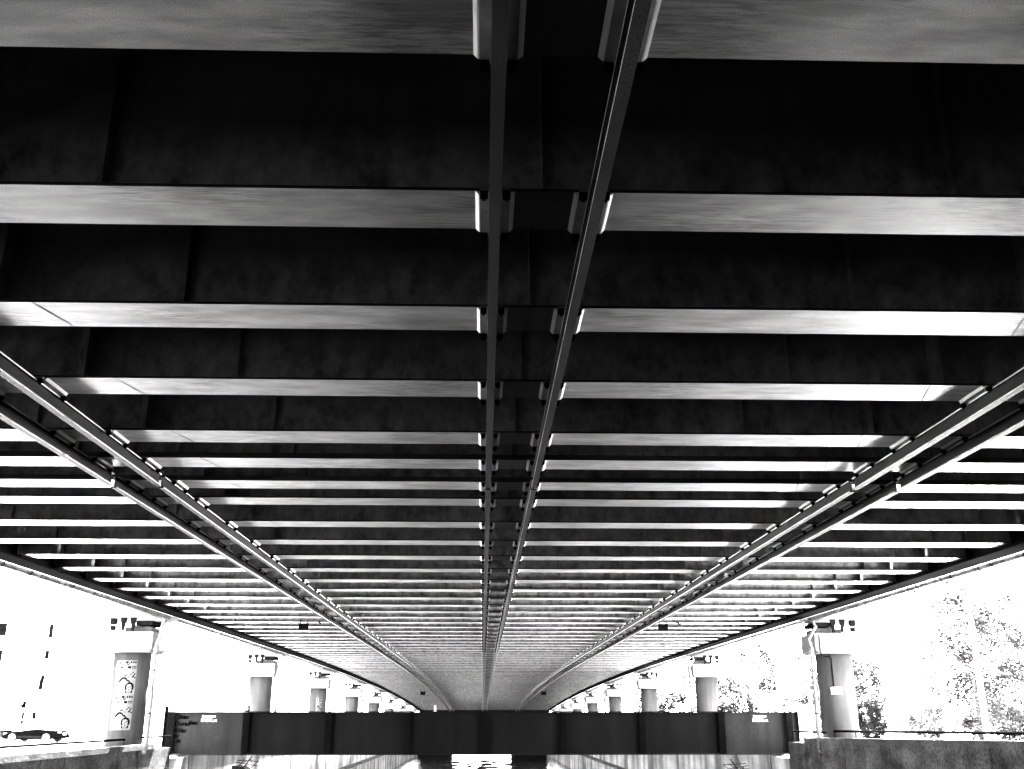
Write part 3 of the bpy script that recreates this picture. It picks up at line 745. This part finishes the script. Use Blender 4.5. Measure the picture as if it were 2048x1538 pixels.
def tree(name, lab, cat, x, y, z, h, rad, seed, n=2600, leaf=.28, mat='leaf', trunk=True, group=None, squash=.8):
    rnd = random.Random(seed)
    t = thing(name, lab, cat, (x, y, z), group)
    cz = h-rad*squash
    if trunk:
        m = MB(); m.tube([(0,0,-.1),(.08,.05,h*.3),(-.1,.1,h*.55),(.05,0,h*.8)], [.24,.19,.13,.05], 9)
        for k in range(7):
            a = rnd.uniform(0, 2*pi); zz = h*rnd.uniform(.3,.6); L = rad*rnd.uniform(.6,.9)
            m.tube([(0,0,zz),(cos(a)*L*.5,sin(a)*L*.5,zz+L*.35),(cos(a)*L,sin(a)*L,zz+L*.6)], [.09,.06,.02], 6)
        m.build('trunk', 'bark', t)
    m = MB()
    clumps = []
    nc = 46
    for k in range(nc):
        while True:
            p = [rnd.uniform(-1,1) for _ in range(3)]
            d = math.sqrt(sum(q*q for q in p))
            if .35 < d < 1: break
        rr = rad*(.85+.3*rnd.random())
        clumps.append((p[0]*rr, p[1]*rr, cz+p[2]*rr*squash, rad*rnd.uniform(.16,.34)))
    for k in range(n):
        c = clumps[rnd.randrange(nc)]
        q = [rnd.gauss(0,.5) for _ in range(3)]
        px_, py_, pz = c[0]+q[0]*c[3], c[1]+q[1]*c[3], c[2]+q[2]*c[3]
        s = leaf*rnd.uniform(.5,1.2)
        a, b = rnd.uniform(0,2*pi), rnd.uniform(-1.1,1.1)
        u = (cos(a)*s, sin(a)*s, sin(b)*s*.5); a2 = a+pi/2
        w = (cos(a2)*s*.5*cos(b), sin(a2)*s*.5*cos(b), sin(b)*s*.5)
        m.add([(px_-u[0],py_-u[1],pz-u[2]),(px_+w[0],py_+w[1],pz+w[2]),(px_+u[0],py_+u[1],pz+u[2]),(px_-w[0],py_-w[1],pz-w[2])], [(0,1,2,3)])
    m.build('crown', mat, t)
    return t
G = 'trees on the right bank'
tree('leafy_tree', 'tallest leafy tree at the right frame edge behind the lamp posts', 'tree', 37.5, 79, GR, 11.6, 4.8, 11, 11000, leaf=.17, group=G, squash=1.05)
tree('leafy_tree', 'leafy tree leaning past the right frame edge', 'tree', 45, 86, GR, 11.5, 5.0, 12, 9000, leaf=.18, group=G, squash=1.1)
tree('leafy_tree', 'leafy tree behind the two lamp posts, left of the tallest tree', 'tree', 32.0, 93, GR, 8.4, 4.2, 13, 8500, leaf=.18, group=G, squash=1.0)
tree('leafy_tree', 'broad leafy tree seen just left of the near right pier', 'tree', 28.5, 112, GR, 8.8, 4.6, 14, 8000, leaf=.2, group=G, squash=.95)
tree('leafy_tree', 'small leafy tree in the middle distance between the right piers', 'tree', 27.0, 126, GR, 7.4, 3.8, 15, 6000, leaf=.2, group=G, squash=.95)
tree('leafy_tree', 'distant leafy tree showing between the second and third right piers', 'tree', 26.5, 160, GR, 8.0, 4.2, 16, 4500, leaf=.25, group=G)
tree('leafy_tree', 'low leafy tree between the dark bush and the two lamp posts', 'tree', 29.6, 84, GR, 6.4, 3.0, 18, 6500, leaf=.17, group=G, squash=1.0)
G2 = 'bushes along the right bank railing'
tree('bush', 'dense dark bush beside the near right pier', 'bush', 26.6, 72, GR, 2.7, 1.0, 21, 5200, leaf=.10, mat='leaf_dark', trunk=False, group=G2, squash=1.5)
tree('bush', 'loose pale bush below the lamp posts behind the railing', 'bush', 30.5, 72, GR, 2.6, 1.7, 22, 3600, leaf=.13, mat='leaf_pale', trunk=False, group=G2, squash=.9)
tree('bush', 'wide pale bush at the right frame edge behind the railing', 'bush', 36.0, 73, GR, 3.2, 2.3, 23, 5000, leaf=.14, mat='leaf_pale', trunk=False, group=G2, squash=.8)

# ------------------------------------------------------------------ light, sky, camera
world = bpy.data.worlds.new('World'); scene.world = world; world.use_nodes = True
nt = world.node_tree; N, L = nt.nodes, nt.links
for n in list(N): N.remove(n)
SUN_EL, SUN_AZ = 56.0, 4.0      # azimuth clockwise from +Y: the sun stands high ahead of the camera
sky = N.new('ShaderNodeTexSky'); sky.sky_type = 'NISHITA'; sky.sun_disc = False
sky.sun_elevation = radians(SUN_EL); sky.sun_rotation = radians(SUN_AZ)
hs = N.new('ShaderNodeHueSaturation'); hs.inputs['Saturation'].default_value = 0.0
bg = N.new('ShaderNodeBackground'); bg.inputs['Strength'].default_value = 0.06
out = N.new('ShaderNodeOutputWorld')
L.new(sky.outputs[0], hs.inputs['Color']); L.new(hs.outputs[0], bg.inputs['Color']); L.new(bg.outputs[0], out.inputs['Surface'])

sun = bpy.data.lights.new('sun', 'SUN'); sun.energy = 5.0; sun.angle = radians(.5); sun.color = (1, .995, .985)
so_ = bpy.data.objects.new('sun', sun); COL.objects.link(so_)
so_.rotation_euler = (radians(90-SUN_EL), 0, pi-radians(SUN_AZ))
so_.location = (0, -50, 60)

cam = bpy.data.cameras.new('camera'); co = bpy.data.objects.new('camera', cam); COL.objects.link(co)
cam.sensor_width = 36; cam.lens = 35.37; cam.clip_end = 6000; cam.clip_start = .05
co.location = (0, 0, 0)
co.rotation_euler = (radians(90+18.315), 0, radians(-1.595))
scene.camera = co

scene.view_settings.view_transform = 'Standard'
scene.view_settings.look = 'None'
scene.view_settings.exposure = 7.05
scene.view_settings.gamma = 1
scene.cycles.max_bounces = 8
scene.cycles.diffuse_bounces = 5
scene.cycles.glossy_bounces = 4
scene.cycles.use_denoising = True
scene.cycles.sample_clamp_indirect = 0
